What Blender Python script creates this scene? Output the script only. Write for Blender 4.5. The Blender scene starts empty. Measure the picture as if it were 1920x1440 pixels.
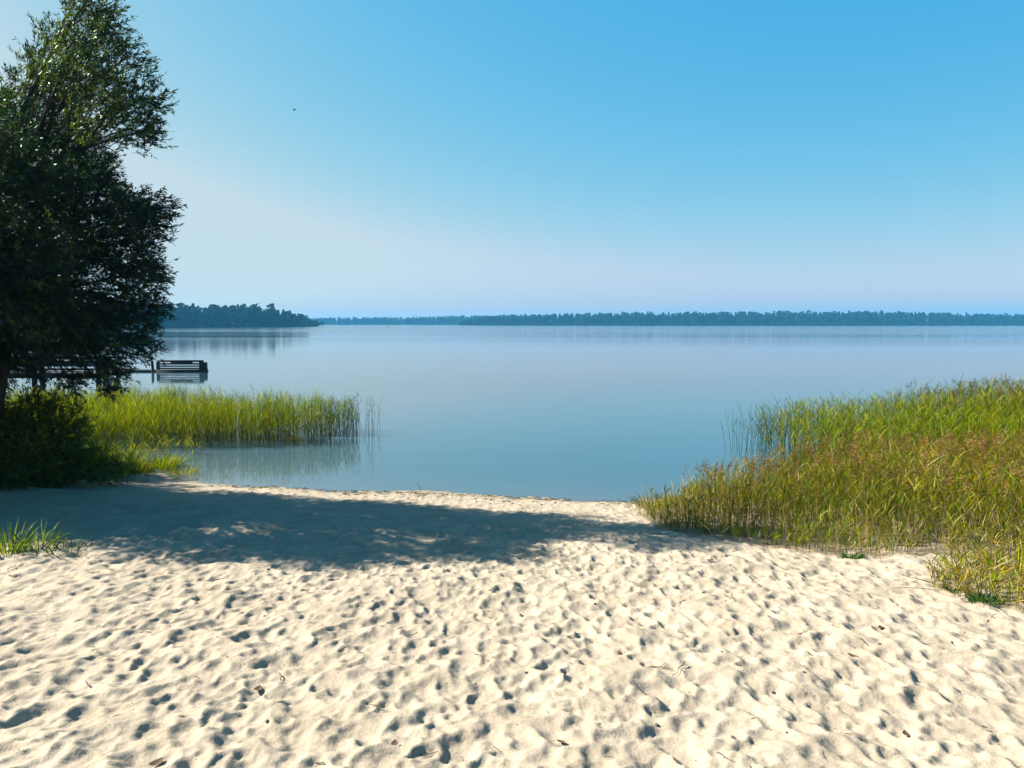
import bpy, math, random
import numpy as np
from mathutils import Vector
R = math.radians
rng = np.random.default_rng(7)
random.seed(7)
scene = bpy.context.scene
col = scene.collection

# ------------------------------------------------------------------ camera
CAM = np.array([0.0, 0.0, 3.05]); PITCH = R(4.53); FPX = 1440.0
cd = bpy.data.cameras.new("camera"); cam = bpy.data.objects.new("camera", cd); col.objects.link(cam)
cd.sensor_width = 36; cd.lens = 27.0; cd.clip_start = 0.05; cd.clip_end = 12000
cam.location = CAM; cam.rotation_euler = (R(90) - PITCH, 0, 0)
scene.camera = cam

# ------------------------------------------------------------------ sky, sun, exposure
SUN_EL, SUN_AZ = R(36.0), R(-74.0)          # azimuth from +Y, towards +X positive: sun stands left and a little ahead
world = bpy.data.worlds.new("World"); scene.world = world; world.use_nodes = True
wn, wl = world.node_tree.nodes, world.node_tree.links
bg = wn["Background"]
sky = wn.new("ShaderNodeTexSky"); sky.sky_type = 'NISHITA'; sky.sun_disc = False
sky.sun_elevation = SUN_EL; sky.sun_rotation = SUN_AZ
sky.altitude = 0; sky.air_density = 1.0; sky.dust_density = 1.2; sky.ozone_density = 2.0
EXPOSURE = 1.9; SKY_STRENGTH = 0.1
sep = wn.new("ShaderNodeSeparateColor"); com = wn.new("ShaderNodeCombineColor"); wl.new(sky.outputs[0], sep.inputs[0])
for i_, (gain, gam, top) in enumerate([(0.040, 1.93, 0.57), (0.265, 0.602, 0.725), (0.600, 0.193, 0.805)]):     # one colour grade over the whole sky: deep blue above, pale at the horizon
    pw = wn.new("ShaderNodeMath"); pw.operation = 'POWER'; pw.inputs[1].default_value = gam; wl.new(sep.outputs[i_], pw.inputs[0])
    ml = wn.new("ShaderNodeMath"); ml.operation = 'MULTIPLY'; ml.inputs[1].default_value = gain / 2 ** EXPOSURE / SKY_STRENGTH; wl.new(pw.outputs[0], ml.inputs[0])
    mn = wn.new("ShaderNodeMath"); mn.operation = 'MINIMUM'; mn.inputs[1].default_value = top / 2 ** EXPOSURE / SKY_STRENGTH; wl.new(ml.outputs[0], mn.inputs[0])
    wl.new(mn.outputs[0], com.inputs[i_]); grade = (grade if i_ else []) + [mn]
gl_ = wn.new("ShaderNodeMath"); gl_.operation = 'MULTIPLY'; gl_.inputs[1].default_value = 0.78; wl.new(grade[1].outputs[0], gl_.inputs[0])
rl_ = wn.new("ShaderNodeMath"); rl_.operation = 'MINIMUM'; wl.new(grade[0].outputs[0], rl_.inputs[0]); wl.new(gl_.outputs[0], rl_.inputs[1]); wl.new(rl_.outputs[0], com.inputs[0])
wl.new(com.outputs[0], bg.inputs['Color'])
bg.inputs['Strength'].default_value = SKY_STRENGTH
sd = bpy.data.lights.new("sun", 'SUN'); sd.energy = 5.0; sd.angle = R(0.55); sd.color = (1.0, 0.94, 0.84)
sun = bpy.data.objects.new("sun", sd); col.objects.link(sun)
sdir = Vector((math.sin(SUN_AZ) * math.cos(SUN_EL), math.cos(SUN_AZ) * math.cos(SUN_EL), math.sin(SUN_EL)))
sun.rotation_euler = sdir.to_track_quat('Z', 'Y').to_euler(); sun.location = sdir * 60
scene.view_settings.view_transform = 'Standard'; scene.view_settings.look = 'None'
scene.view_settings.exposure = EXPOSURE; scene.view_settings.gamma = 1.0
scene.view_settings.use_curve_mapping = False
scene.render.engine = 'CYCLES'
scene.cycles.use_denoising = True
scene.cycles.max_bounces = 6; scene.cycles.diffuse_bounces = 3; scene.cycles.glossy_bounces = 3
scene.cycles.transmission_bounces = 4; scene.cycles.volume_bounces = 1; scene.cycles.transparent_max_bounces = 8

# ------------------------------------------------------------------ helpers
def ray(px, py):
    a, b = (px - 960) / FPX, (720 - py) / FPX
    return np.array([a, math.cos(PITCH) + b * math.sin(PITCH), -math.sin(PITCH) + b * math.cos(PITCH)])
def at_y(px, py, y):
    r = ray(px, py); return CAM + r * (y / r[1])
def on_z(px, py, z=0.0):
    r = ray(px, py); return CAM + r * ((z - CAM[2]) / r[2])
SLOPE, Y0 = 0.108, 13.45
def on_beach(px, py):
    r = ray(px, py); t = (SLOPE * Y0 - CAM[2]) / (r[2] + SLOPE * r[1]); return CAM + r * t
def sstep(a, b, x):
    t = np.clip((x - a) / (b - a), 0, 1); return t * t * (3 - 2 * t)
def tag(o, label=None, cat=None, group=None, kind=None):
    if label: o['label'] = label
    if cat: o['category'] = cat
    if group: o['group'] = group
    if kind: o['kind'] = kind
    return o
def empty(name, loc):
    o = bpy.data.objects.new(name, None); o.location = loc; o.empty_display_size = 0.1; col.objects.link(o); return o
def make_mesh(name, V, F, tint=None, smooth=False):
    V = np.asarray(V, np.float32).reshape(-1, 3); F = np.asarray(F, np.int32); k = F.shape[1]
    me = bpy.data.meshes.new(name)
    me.vertices.add(len(V)); me.vertices.foreach_set('co', V.ravel())
    me.loops.add(F.size); me.loops.foreach_set('vertex_index', F.ravel())
    me.polygons.add(len(F)); me.polygons.foreach_set('loop_start', np.arange(0, F.size, k, dtype=np.int32))
    if smooth: me.polygons.foreach_set('use_smooth', np.ones(len(F), bool))
    me.update(calc_edges=True)
    if tint is not None:
        at = me.attributes.new('tint', 'FLOAT_COLOR', 'POINT')
        c = np.ones((len(V), 4), np.float32); c[:, :3] = tint; at.data.foreach_set('color', c.ravel())
    return me
def obj(name, me, mat, parent=None, loc=None):
    o = bpy.data.objects.new(name, me); col.objects.link(o)
    if mat and not me.materials: me.materials.append(mat)
    if parent: o.parent = parent
    if loc is not None: o.location = loc
    return o
class Acc:
    """collects quads (with a colour per vertex) for one mesh"""
    def __init__(s): s.v, s.f, s.c, s.n = [], [], [], 0
    def add(s, V, F, C):
        V = np.asarray(V, float).reshape(-1, 3); s.v.append(V); s.f.append(np.asarray(F) + s.n)
        s.c.append(np.broadcast_to(C, V.shape)); s.n += len(V)
    def mesh(s, name, origin=(0, 0, 0), smooth=False):
        return make_mesh(name, np.concatenate(s.v) - np.asarray(origin), np.concatenate(s.f), np.concatenate(s.c), smooth)
def norm(a): return a / np.maximum(np.linalg.norm(a, axis=-1, keepdims=True), 1e-9)
def rand_unit(n): return norm(rng.normal(size=(n, 3)))
def ribbons(acc, base, d, L, W, bend, colr, nseg=3, tipw=0.12, midw=1.0, side=None, tipcol=None):
    """N bent blades; bend = (N,3) displacement of the tip"""
    n = len(base); t = np.linspace(0, 1, nseg + 1)
    L = np.broadcast_to(L, n); W = np.broadcast_to(W, n)
    P = base[:, None] + d[:, None] * (L[:, None] * t)[..., None] + bend[:, None] * (t ** 2)[None, :, None]
    if side is None: side = norm(np.cross(d, rand_unit(n)))
    prof = np.where(t < 0.5, 0.6 + (midw - 0.6) * t * 2, midw + (tipw - midw) * (t - 0.5) * 2)
    off = side[:, None] * (W[:, None] * prof * 0.5)[..., None]
    V = np.stack([P - off, P + off], 2).reshape(-1, 3)
    b = (np.arange(n) * (nseg + 1) * 2)[:, None] + (np.arange(nseg) * 2)[None]
    F = np.stack([b, b + 1, b + 3, b + 2], -1).reshape(-1, 4)
    C = np.broadcast_to(np.asarray(colr, float), (n, 3))[:, None, None, :]
    C = np.broadcast_to(C, (n, nseg + 1, 2, 3))
    if tipcol is not None:
        tc = np.broadcast_to(np.asarray(tipcol, float), (n, 3))[:, None, None, :]; w = (t ** 2)[None, :, None, None]
        C = C * (1 - w) + tc * w
    acc.add(V, F, C.reshape(-1, 3)); return P
def tubes(acc, P, r0, r1, colr, k=3):
    """P (N,S,3) paths, tapered tubes"""
    n, S, _ = P.shape
    T = np.gradient(P, axis=1); T = norm(T)
    ref = np.where(np.abs(T[..., 2:3]) > 0.9, np.array([1.0, 0, 0]), np.array([0, 0, 1.0]))
    A = norm(np.cross(T, ref)); B = np.cross(T, A)
    r = np.broadcast_to(r0, n)[:, None] + (np.broadcast_to(r1, n) - np.broadcast_to(r0, n))[:, None] * np.linspace(0, 1, S)
    ang = np.arange(k) * 2 * np.pi / k
    V = P[:, :, None] + r[..., None, None] * (A[:, :, None] * np.cos(ang)[:, None] + B[:, :, None] * np.sin(ang)[:, None])
    i = (np.arange(n) * S * k)[:, None, None]; s = (np.arange(S - 1) * k)[None, :, None]; j = np.arange(k)[None, None]
    j2 = (j + 1) % k
    F = np.stack([i + s + j, i + s + j2, i + s + k + j2, i + s + k + j], -1).reshape(-1, 4)
    C = np.broadcast_to(np.broadcast_to(np.asarray(colr, float), (n, 3))[:, None, None], V.shape)
    acc.add(V.reshape(-1, 3), F, C.reshape(-1, 3))
def leaves(acc, base, d, L, W, colr, fold=0.15):
    n = len(base); side = norm(np.cross(d, rand_unit(n))); up = np.cross(side, d)
    L = np.broadcast_to(L, n)[:, None]; W = np.broadcast_to(W, n)[:, None]
    m = base + d * L * 0.45 + up * L * fold * 0.3
    V = np.stack([base, m - side * W * 0.5, base + d * L, m + side * W * 0.5], 1).reshape(-1, 3)
    F = np.arange(4 * n).reshape(-1, 4)
    acc.add(V, F, np.repeat(np.broadcast_to(colr, (n, 3)), 4, 0))
def pick(cols, n, p=None, jit=0.15):
    c = np.asarray(cols, float)[rng.choice(len(cols), n, p=p)]
    return c * (1 + rng.normal(0, jit, (n, 1))).clip(0.5, 1.6)
def in_poly(px, py, poly):
    poly = np.asarray(poly); ins = np.zeros(len(px), bool); j = len(poly) - 1
    for i in range(len(poly)):
        xi, yi = poly[i][:2]; xj, yj = poly[j][:2]
        c = ((yi > py) != (yj > py)) & (px < (xj - xi) * (py - yi) / (yj - yi + 1e-12) + xi)
        ins ^= c; j = i
    return ins
def scatter(poly, n):
    poly = np.asarray(poly)[:, :2]; lo, hi = poly.min(0), poly.max(0); out = np.zeros((0, 2))
    while len(out) < n:
        p = rng.uniform(lo, hi, (n * 2, 2)); out = np.concatenate([out, p[in_poly(p[:, 0], p[:, 1], poly)]])
    return out[:n]
def vnoise(x, y, scale, seed):
    """smooth value noise, roughly -1..1"""
    g = np.random.default_rng(seed).uniform(-1, 1, (256, 256)); x = x / scale + 900.0; y = y / scale + 900.0
    xi = np.floor(x).astype(int); yi = np.floor(y).astype(int); fx = x - xi; fy = y - yi
    fx = fx * fx * (3 - 2 * fx); fy = fy * fy * (3 - 2 * fy)
    a = g[xi % 256, yi % 256]; b = g[(xi + 1) % 256, yi % 256]; c = g[xi % 256, (yi + 1) % 256]; d = g[(xi + 1) % 256, (yi + 1) % 256]
    return (a * (1 - fx) + b * fx) * (1 - fy) + (c * (1 - fx) + d * fx) * fy
def box(acc, lo, hi, colr=(1, 1, 1)):
    x0, y0, z0 = lo; x1, y1, z1 = hi
    V = [(x0, y0, z0), (x1, y0, z0), (x1, y1, z0), (x0, y1, z0), (x0, y0, z1), (x1, y0, z1), (x1, y1, z1), (x0, y1, z1)]
    F = [(0, 3, 2, 1), (4, 5, 6, 7), (0, 1, 5, 4), (1, 2, 6, 5), (2, 3, 7, 6), (3, 0, 4, 7)]
    acc.add(V, F, np.asarray(colr, float))

# ------------------------------------------------------------------ materials
def mat(name):
    m = bpy.data.materials.new(name); m.use_nodes = True
    nt = m.node_tree; nt.nodes.clear(); out = nt.nodes.new('ShaderNodeOutputMaterial')
    return m, nt.nodes, nt.links, out
def foliage(name, trans=0.35, gloss=0.06, gain=1.0, rough=0.45):
    gain *= 0.70
    m, N, L, out = mat(name)
    a = N.new('ShaderNodeAttribute'); a.attribute_name = 'tint'
    g = N.new('ShaderNodeMix'); g.data_type = 'RGBA'; g.blend_type = 'MULTIPLY'; g.inputs[0].default_value = 1
    L.new(a.outputs['Color'], g.inputs[6]); g.inputs[7].default_value = (gain, gain, gain, 1)
    df = N.new('ShaderNodeBsdfDiffuse'); tr = N.new('ShaderNodeBsdfTranslucent'); gl = N.new('ShaderNodeBsdfGlossy')
    L.new(g.outputs[2], df.inputs['Color'])
    t2 = N.new('ShaderNodeMix'); t2.data_type = 'RGBA'; t2.blend_type = 'MULTIPLY'; t2.inputs[0].default_value = 1
    L.new(g.outputs[2], t2.inputs[6]); t2.inputs[7].default_value = (1.25, 1.3, 0.3, 1); L.new(t2.outputs[2], tr.inputs['Color'])
    gl.inputs['Roughness'].default_value = rough; gl.inputs['Color'].default_value = (.9, 1, .8, 1)
    x = N.new('ShaderNodeMixShader'); x.inputs[0].default_value = trans; L.new(df.outputs[0], x.inputs[1]); L.new(tr.outputs[0], x.inputs[2])
    y = N.new('ShaderNodeMixShader'); y.inputs[0].default_value = gloss; L.new(x.outputs[0], y.inputs[1]); L.new(gl.outputs[0], y.inputs[2])
    L.new(y.outputs[0], out.inputs['Surface']); return m
def rough_mat(name, c0, c1, scale, rough=0.85, bump=0.3, stretch=(1, 1, 1)):
    m, N, L, out = mat(name)
    tc = N.new('ShaderNodeTexCoord'); mp = N.new('ShaderNodeMapping'); mp.inputs['Scale'].default_value = stretch
    nz = N.new('ShaderNodeTexNoise'); nz.inputs['Scale'].default_value = scale; nz.inputs['Detail'].default_value = 6
    L.new(tc.outputs['Object'], mp.inputs[0]); L.new(mp.outputs[0], nz.inputs[0])
    r = N.new('ShaderNodeValToRGB'); r.color_ramp.elements[0].position = 0.3; r.color_ramp.elements[1].position = 0.7
    r.color_ramp.elements[0].color = (*c0, 1); r.color_ramp.elements[1].color = (*c1, 1)
    p = N.new('ShaderNodeBsdfPrincipled'); p.inputs['Roughness'].default_value = rough; p.inputs['Specular IOR Level'].default_value = 0.25
    b = N.new('ShaderNodeBump'); b.inputs['Strength'].default_value = bump; b.inputs['Distance'].default_value = 0.02
    L.new(nz.outputs[0], r.inputs[0]); L.new(r.outputs[0], p.inputs['Base Color']); L.new(nz.outputs[0], b.inputs['Height'])
    L.new(b.outputs[0], p.inputs['Normal']); L.new(p.outputs[0], out.inputs['Surface']); return m

M_leaf = foliage('willow_leaf', 0.34, 0.03, rough=.42)
M_reed = foliage('reed_blade', 0.40, 0.008)
M_dry = foliage('dry_grass', 0.30, 0.008)
M_far = foliage('far_foliage', 0.2, 0.0, 0.42)
M_bark = rough_mat('bark', (0.014, 0.012, 0.010), (0.045, 0.038, 0.032), 9, stretch=(3, 3, 0.6), bump=0.8)
M_wood = rough_mat('weathered_wood', (0.012, 0.011, 0.011), (0.034, 0.031, 0.029), 6, stretch=(6, 6, 0.8))
M_twig = rough_mat('dead_twig', (0.035, 0.025, 0.018), (0.11, 0.08, 0.055), 40)
M_stone = rough_mat('dark_pebble', (0.03, 0.027, 0.025), (0.09, 0.08, 0.07), 30)
M_deadleaf = rough_mat('dead_leaf', (0.025, 0.018, 0.012), (0.10, 0.06, 0.03), 25)
M_bird = rough_mat('bird_feather', (0.02, 0.02, 0.022), (0.05, 0.05, 0.055), 20)
M_land = rough_mat('far_land', (0.008, 0.014, 0.006), (0.014, 0.022, 0.009), 0.05)

# sand: dry pale grains, browner litter where plants stand, damp at the lake's edge
M_sand, N, L, out = mat('dry_sand')
tc = N.new('ShaderNodeTexCoord'); geo = N.new('ShaderNodeNewGeometry')
n1 = N.new('ShaderNodeTexNoise'); n1.inputs['Scale'].default_value = 2.2; n1.inputs['Detail'].default_value = 5
n2 = N.new('ShaderNodeTexNoise'); n2.inputs['Scale'].default_value = 160; n2.inputs['Detail'].default_value = 4
n3 = N.new('ShaderNodeTexNoise'); n3.inputs['Scale'].default_value = 28; n3.inputs['Detail'].default_value = 5
for n_ in (n1, n2, n3): L.new(tc.outputs['Object'], n_.inputs[0])
r1 = N.new('ShaderNodeValToRGB'); e = r1.color_ramp.elements
e[0].position, e[0].color = 0.32, (0.248, 0.205, 0.150, 1); e[1].position, e[1].color = 0.68, (0.305, 0.256, 0.190, 1)
L.new(n1.outputs[0], r1.inputs[0])
r2 = N.new('ShaderNodeValToRGB'); e = r2.color_ramp.elements
e[0].position, e[0].color = 0.28, (0.66, 0.63, 0.60, 1); e[1].position, e[1].color = 0.6, (1.06, 1.06, 1.06, 1)
L.new(n2.outputs[0], r2.inputs[0])
mx = N.new('ShaderNodeMix'); mx.data_type = 'RGBA'; mx.blend_type = 'MULTIPLY'; mx.inputs[0].default_value = 0.8
L.new(r1.outputs[0], mx.inputs[6]); L.new(r2.outputs[0], mx.inputs[7])
at = N.new('ShaderNodeAttribute'); at.attribute_name = 'tint'
sp = N.new('ShaderNodeSeparateColor'); L.new(at.outputs['Color'], sp.inputs[0])
lit = N.new('ShaderNodeMix'); lit.data_type = 'RGBA'; L.new(sp.outputs[0], lit.inputs[0]); L.new(mx.outputs[2], lit.inputs[6]); lit.inputs[7].default_value = (0.12, 0.085, 0.045, 1)
dmp = N.new('ShaderNodeMix'); dmp.data_type = 'RGBA'; L.new(sp.outputs[1], dmp.inputs[0]); L.new(lit.outputs[2], dmp.inputs[6]); dmp.inputs[7].default_value = (0.15, 0.122, 0.085, 1)
vo = N.new('ShaderNodeTexVoronoi'); vo.inputs['Scale'].default_value = 34; L.new(tc.outputs['Object'], vo.inputs['Vector'])
vr = N.new('ShaderNodeSeparateColor'); L.new(vo.outputs['Color'], vr.inputs[0])
lt = N.new('ShaderNodeMath'); lt.operation = 'MULTIPLY'; lt.inputs[1].default_value = 0.17; L.new(vr.outputs[0], lt.inputs[0])
ls = N.new('ShaderNodeMath'); ls.operation = 'LESS_THAN'; L.new(vo.outputs['Distance'], ls.inputs[0]); L.new(lt.outputs[0], ls.inputs[1])
gt = N.new('ShaderNodeMath'); gt.operation = 'GREATER_THAN'; gt.inputs[1].default_value = 0.86; L.new(vr.outputs[1], gt.inputs[0])
sk = N.new('ShaderNodeMath'); sk.operation = 'MULTIPLY'; L.new(ls.outputs[0], sk.inputs[0]); L.new(gt.outputs[0], sk.inputs[1])
spk = N.new('ShaderNodeMix'); spk.data_type = 'RGBA'; L.new(sk.outputs[0], spk.inputs[0]); L.new(dmp.outputs[2], spk.inputs[6]); spk.inputs[7].default_value = (0.05, 0.036, 0.025, 1)
p = N.new('ShaderNodeBsdfPrincipled'); p.inputs['Roughness'].default_value = 0.95; p.inputs['Specular IOR Level'].default_value = 0.1
L.new(spk.outputs[2], p.inputs['Base Color'])
ad = N.new('ShaderNodeMath'); ad.operation = 'MULTIPLY_ADD'; ad.inputs[1].default_value = 0.25
L.new(n2.outputs[0], ad.inputs[0]); L.new(n3.outputs[0], ad.inputs[2])
b = N.new('ShaderNodeBump'); b.inputs['Strength'].default_value = 0.6; b.inputs['Distance'].default_value = 0.014
L.new(ad.outputs[0], b.inputs['Height']); L.new(b.outputs[0], p.inputs['Normal']); L.new(p.outputs[0], out.inputs['Surface'])

# lake water: green-blue body under a mirror with faint ripples
M_water, N, L, out = mat('lake_water')
tc = N.new('ShaderNodeTexCoord')
def wnoise(sx, sy, scale, det=3):
    mp = N.new('ShaderNodeMapping'); mp.inputs['Scale'].default_value = (sx, sy, 1); L.new(tc.outputs['Object'], mp.inputs[0])
    nz = N.new('ShaderNodeTexNoise'); nz.inputs['Scale'].default_value = scale; nz.inputs['Detail'].default_value = det
    L.new(mp.outputs[0], nz.inputs[0]); return nz
w1 = wnoise(1, 1.6, 2.6); w2 = wnoise(1, 2.5, 0.45); w3 = wnoise(0.12, 1, 0.012, 2)
at = N.new('ShaderNodeAttribute'); at.attribute_name = 'tint'
p = N.new('ShaderNodeBsdfPrincipled'); p.inputs['IOR'].default_value = 1.36
L.new(at.outputs['Color'], p.inputs['Base Color'])
rr = N.new('ShaderNodeMapRange'); rr.inputs[1].default_value = 0.4; rr.inputs[2].default_value = 0.62; rr.inputs[3].default_value = 0.015; rr.inputs[4].default_value = 0.09
L.new(w3.outputs[0], rr.inputs[0])
sx = N.new('ShaderNodeSeparateXYZ'); L.new(tc.outputs['Object'], sx.inputs[0])
fr = N.new('ShaderNodeMapRange'); fr.interpolation_type = 'SMOOTHSTEP'; fr.inputs[1].default_value = 60; fr.inputs[2].default_value = 420; fr.inputs[3].default_value = 0; fr.inputs[4].default_value = 0.10
L.new(sx.outputs[1], fr.inputs[0]); ra = N.new('ShaderNodeMath'); L.new(rr.outputs[0], ra.inputs[0]); L.new(fr.outputs[0], ra.inputs[1]); L.new(ra.outputs[0], p.inputs['Roughness'])
b1 = N.new('ShaderNodeBump'); b1.inputs['Strength'].default_value = 0.07; b1.inputs['Distance'].default_value = 0.02; L.new(w1.outputs[0], b1.inputs['Height'])
b2 = N.new('ShaderNodeBump'); b2.inputs['Strength'].default_value = 0.09; b2.inputs['Distance'].default_value = 0.06; L.new(w2.outputs[0], b2.inputs['Height'])
L.new(b1.outputs[0], b2.inputs['Normal']); L.new(b2.outputs[0], p.inputs['Normal']); L.new(p.outputs[0], out.inputs['Surface'])

# ------------------------------------------------------------------ beach (one sheet, footprints pressed in)
SHX = np.array([-90, -16, -9.5, -7.2, -6.2, -5.6, -1.5, 2.1, 3.6, 5.5, 9, 16, 90])
SHY = np.array([26, 22.0, 17.0, 15.4, 14.8, 14.3, 13.55, 13.05, 13.2, 14.3, 14.9, 15.3, 20])
def shore(x): return np.interp(x, SHX, SHY)
def base_z(x, y):
    z = SLOPE * (Y0 - np.maximum(y, 0)) + SLOPE * 0.45 * np.maximum(-y, 0)
    z = z + SLOPE * (shore(x) - Y0) * sstep(5, 12, y)
    return np.where(z < 0, np.maximum(z * 0.8, -1.6), z)
FRONT = [on_beach(*q)[:2] for q in [(1195, 958), (1238, 988), (1300, 1003), (1400, 1012), (1520, 1030), (1650, 1043), (1745, 1040), (1830, 1052), (1960, 1070), (2080, 1085)]] + [(12.5, 12.0), (12.5, 15.2), (7, 14.6), (5.2, 13.9), (3.6, 12.9), (2.6, 12.4)]
CLUMP = [on_beach(*q)[:2] for q in [(1738, 1085), (1748, 1112), (1835, 1132), (1930, 1152), (2080, 1185), (2160, 1090), (1950, 1062), (1830, 1062)]]
LBANK = [(-6.7, 14.1), (-7.1, 13.2), (-8.2, 12.3), (-10.5, 11.3), (-14, 11), (-18, 16), (-12, 20), (-9.0, 16.2), (-7.3, 14.9)]
LTUFT = [on_beach(*q)[:2] for q in [(-60, 1000), (60, 985), (150, 1015), (165, 1040), (60, 1052), (-80, 1060)]]
def axis_samples(lo, hi, step):      # growing steps
    a = [lo]
    while a[-1] < hi: a.append(a[-1] + step(a[-1]))
    return np.array(a)
xp = axis_samples(0, 12, lambda v: 0.0044 * max(v, 2.6)); xo = axis_samples(12.2, 70, lambda v: 0.12 * (v - 10))
xs = np.concatenate([-xo[::-1], -xp[:0:-1], xp, xo])
ys = np.concatenate([np.linspace(-40, 1.5, 30)[:-1], axis_samples(1.5, 2.2, lambda v: 0.05), axis_samples(2.25, 15.0, lambda v: 0.0046 * v), axis_samples(15.2, 30, lambda v: 0.25)])
X, Y = np.meshgrid(xs, ys)
Hh = base_z(X, Y)
fade = sstep(1.4, 2.4, Y) * (1 - sstep(13.3, 14.4, Y - (shore(X) - 13.45)))
Hh += fade * (0.030 * vnoise(X, Y, 1.7, 1) + 0.016 * vnoise(X, Y, 0.55, 2))
D = 0.020 * vnoise(X, Y, 0.26, 3) + 0.010 * vnoise(X, Y, 0.12, 4)
WXN = X + 0.05 * vnoise(X, Y, .2, 51); WYN = Y + 0.05 * vnoise(X, Y, .2, 52)
ridge = lambda sc_, sd_: 1 - 2.2 * np.abs(vnoise(WXN, WYN, sc_, sd_))
def stamp(cx, cy, ang, Lf, Wf, depth, soft, rim):
    ext = max(Lf, Wf) * 0.95
    i0, i1 = np.searchsorted(ys, [cy - ext, cy + ext]); j0, j1 = np.searchsorted(xs, [cx - ext, cx + ext])
    if i1 - i0 < 2 or j1 - j0 < 2: return
    x = X[i0:i1, j0:j1] - cx; y = Y[i0:i1, j0:j1] - cy; c, s = math.cos(ang), math.sin(ang)
    u = (x * c + y * s) / (Lf / 2); v = (-x * s + y * c) / (Wf / 2)
    v = v / (0.88 + 0.16 * np.sin(2.2 * u + 0.6)) + 0.12 * np.sin(2 * u)
    a1, a2 = random.uniform(0, 6.3), random.uniform(0, 6.3)
    th = np.arctan2(v, u); r = np.sqrt(u * u + v * v) * (1 + 0.09 * np.sin(3 * th + a1) + 0.06 * np.sin(5 * th + a2))
    d = D[i0:i1, j0:j1]; m = 1 - sstep(1 - soft, 1.06, r)
    ref = d.mean() * 0.6
    floor = ref - depth * (1 + 0.45 * u * random.uniform(-1, 1)) + 0.25 * d
    D[i0:i1, j0:j1] = d * (1 - m) + floor * m + rim * np.exp(-((r - 1.22) / 0.2) ** 2) * (1 + 0.5 * np.sin(th + a2))
def crater(cx, cy, ang, Lf, Wf, depth, slope, rim):
    # sand slumps: flat trodden floor, sides at one steady angle
    ext = max(Lf, Wf) * 0.5 + depth / slope + .06
    i0, i1 = np.searchsorted(ys, [cy - ext, cy + ext]); j0, j1 = np.searchsorted(xs, [cx - ext, cx + ext])
    if i1 - i0 < 2 or j1 - j0 < 2: return
    x = X[i0:i1, j0:j1] - cx; y = Y[i0:i1, j0:j1] - cy; c, s = math.cos(ang), math.sin(ang)
    u = x * c + y * s; v = -x * s + y * c; a1, a2 = random.uniform(0, 6.3), random.uniform(0, 6.3)
    v = v + .018 * np.sin(u * 14 + a1) + .010 * np.sin(u * 37 + a2); hl = max(0, Lf - Wf) / 2; du = np.maximum(np.abs(u) - hl, 0)
    wd = Wf / 2 * (1 - .22 * np.cos(u / Lf * 5 + a1)); th = np.arctan2(v, u)
    dist = np.sqrt(du * du + v * v) - wd * (1 + .10 * np.sin(3 * th + a2))
    d = D[i0:i1, j0:j1]; near = np.exp(-np.maximum(dist, 0) / .05); ref = (d * near).sum() / near.sum()
    prof = ref - depth + slope * np.maximum(dist, 0) + u * random.uniform(-.06, .06) + .2 * (d - ref) * (dist < 0)
    out = np.minimum(d, prof); edge = depth / slope
    D[i0:i1, j0:j1] = out + rim * np.exp(-((dist - edge - .012) / .022) ** 2) * (1 + .6 * np.sin(th + a2))
def blur(A, n):
    for _ in range(n):
        A = A.copy(); A[1:-1] = (A[:-2] + 2 * A[1:-1] + A[2:]) / 4; A[:, 1:-1] = (A[:, :-2] + 2 * A[:, 1:-1] + A[:, 2:]) / 4
    return A
def prints(n, f):
    for _ in range(n):
        cy = math.sqrt(random.uniform(2.0 ** 2, 13.7 ** 2)); cx = random.uniform(-0.80, 0.80) * cy + random.uniform(-0.3, 0.3)
        f(cx, cy)
def ang(): return random.gauss(math.pi / 2, 0.75) if random.random() < 0.6 else random.uniform(0, math.pi)
prints(1500, lambda x, y: stamp(x, y, ang(), random.uniform(.20, .34), random.uniform(.12, .19), random.uniform(.012, .028), 0.75, 0.009))
D = blur(D, 3) + 0.010 * ridge(.30, 53)
def track(pts, w, depth):            # something dragged across the sand
    P = np.array([on_beach(*q)[:2] for q in pts]); best = np.full(X.shape, 9.0)
    i0, i1 = np.searchsorted(ys, [P[:, 1].min() - .5, P[:, 1].max() + .5]); j0, j1 = np.searchsorted(xs, [P[:, 0].min() - .5, P[:, 0].max() + .5])
    xx, yy = X[i0:i1, j0:j1], Y[i0:i1, j0:j1]; bst = np.full(xx.shape, 9.0)
    for a, b_ in zip(P[:-1], P[1:]):
        ab = b_ - a; t = np.clip(((xx - a[0]) * ab[0] + (yy - a[1]) * ab[1]) / (ab @ ab), 0, 1)
        bst = np.minimum(bst, np.hypot(xx - a[0] - t * ab[0], yy - a[1] - t * ab[1]))
    bst = bst + 0.02 * vnoise(xx, yy, 0.3, 8)
    m = 1 - sstep(w * 0.32, w * 0.55, bst); d = D[i0:i1, j0:j1]
    D[i0:i1, j0:j1] = d * (1 - m) + (0.3 * d - depth) * m + 0.016 * np.exp(-((bst - w * 0.68) / (w * 0.15)) ** 2)
track([(-30, 1430), (60, 1345), (150, 1275), (255, 1195), (330, 1150)], 0.22, 0.020)
track([(410, 1165), (455, 1135), (500, 1105), (560, 1072)], 0.22, 0.020)
track([(1420, 1300), (1560, 1310), (1700, 1318), (1860, 1335)], 0.16, 0.022)
def foot(x, y, l0, l1, w0, w1, d0, d1):
    crater(x, y, ang(), random.uniform(l0, l1), random.uniform(w0, w1), random.uniform(d0, d1), math.tan(R(random.uniform(25, 38))), random.uniform(.002, .006))
prints(2400, lambda x, y: foot(x, y, .11, .23, .045, .090, .012, .030))
D = blur(D, 1)
prints(3300, lambda x, y: foot(x, y, .08, .21, .035, .080, .012, .029))
prints(1900, lambda x, y: foot(x, y, .04, .10, .02, .045, .007, .018))
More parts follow.
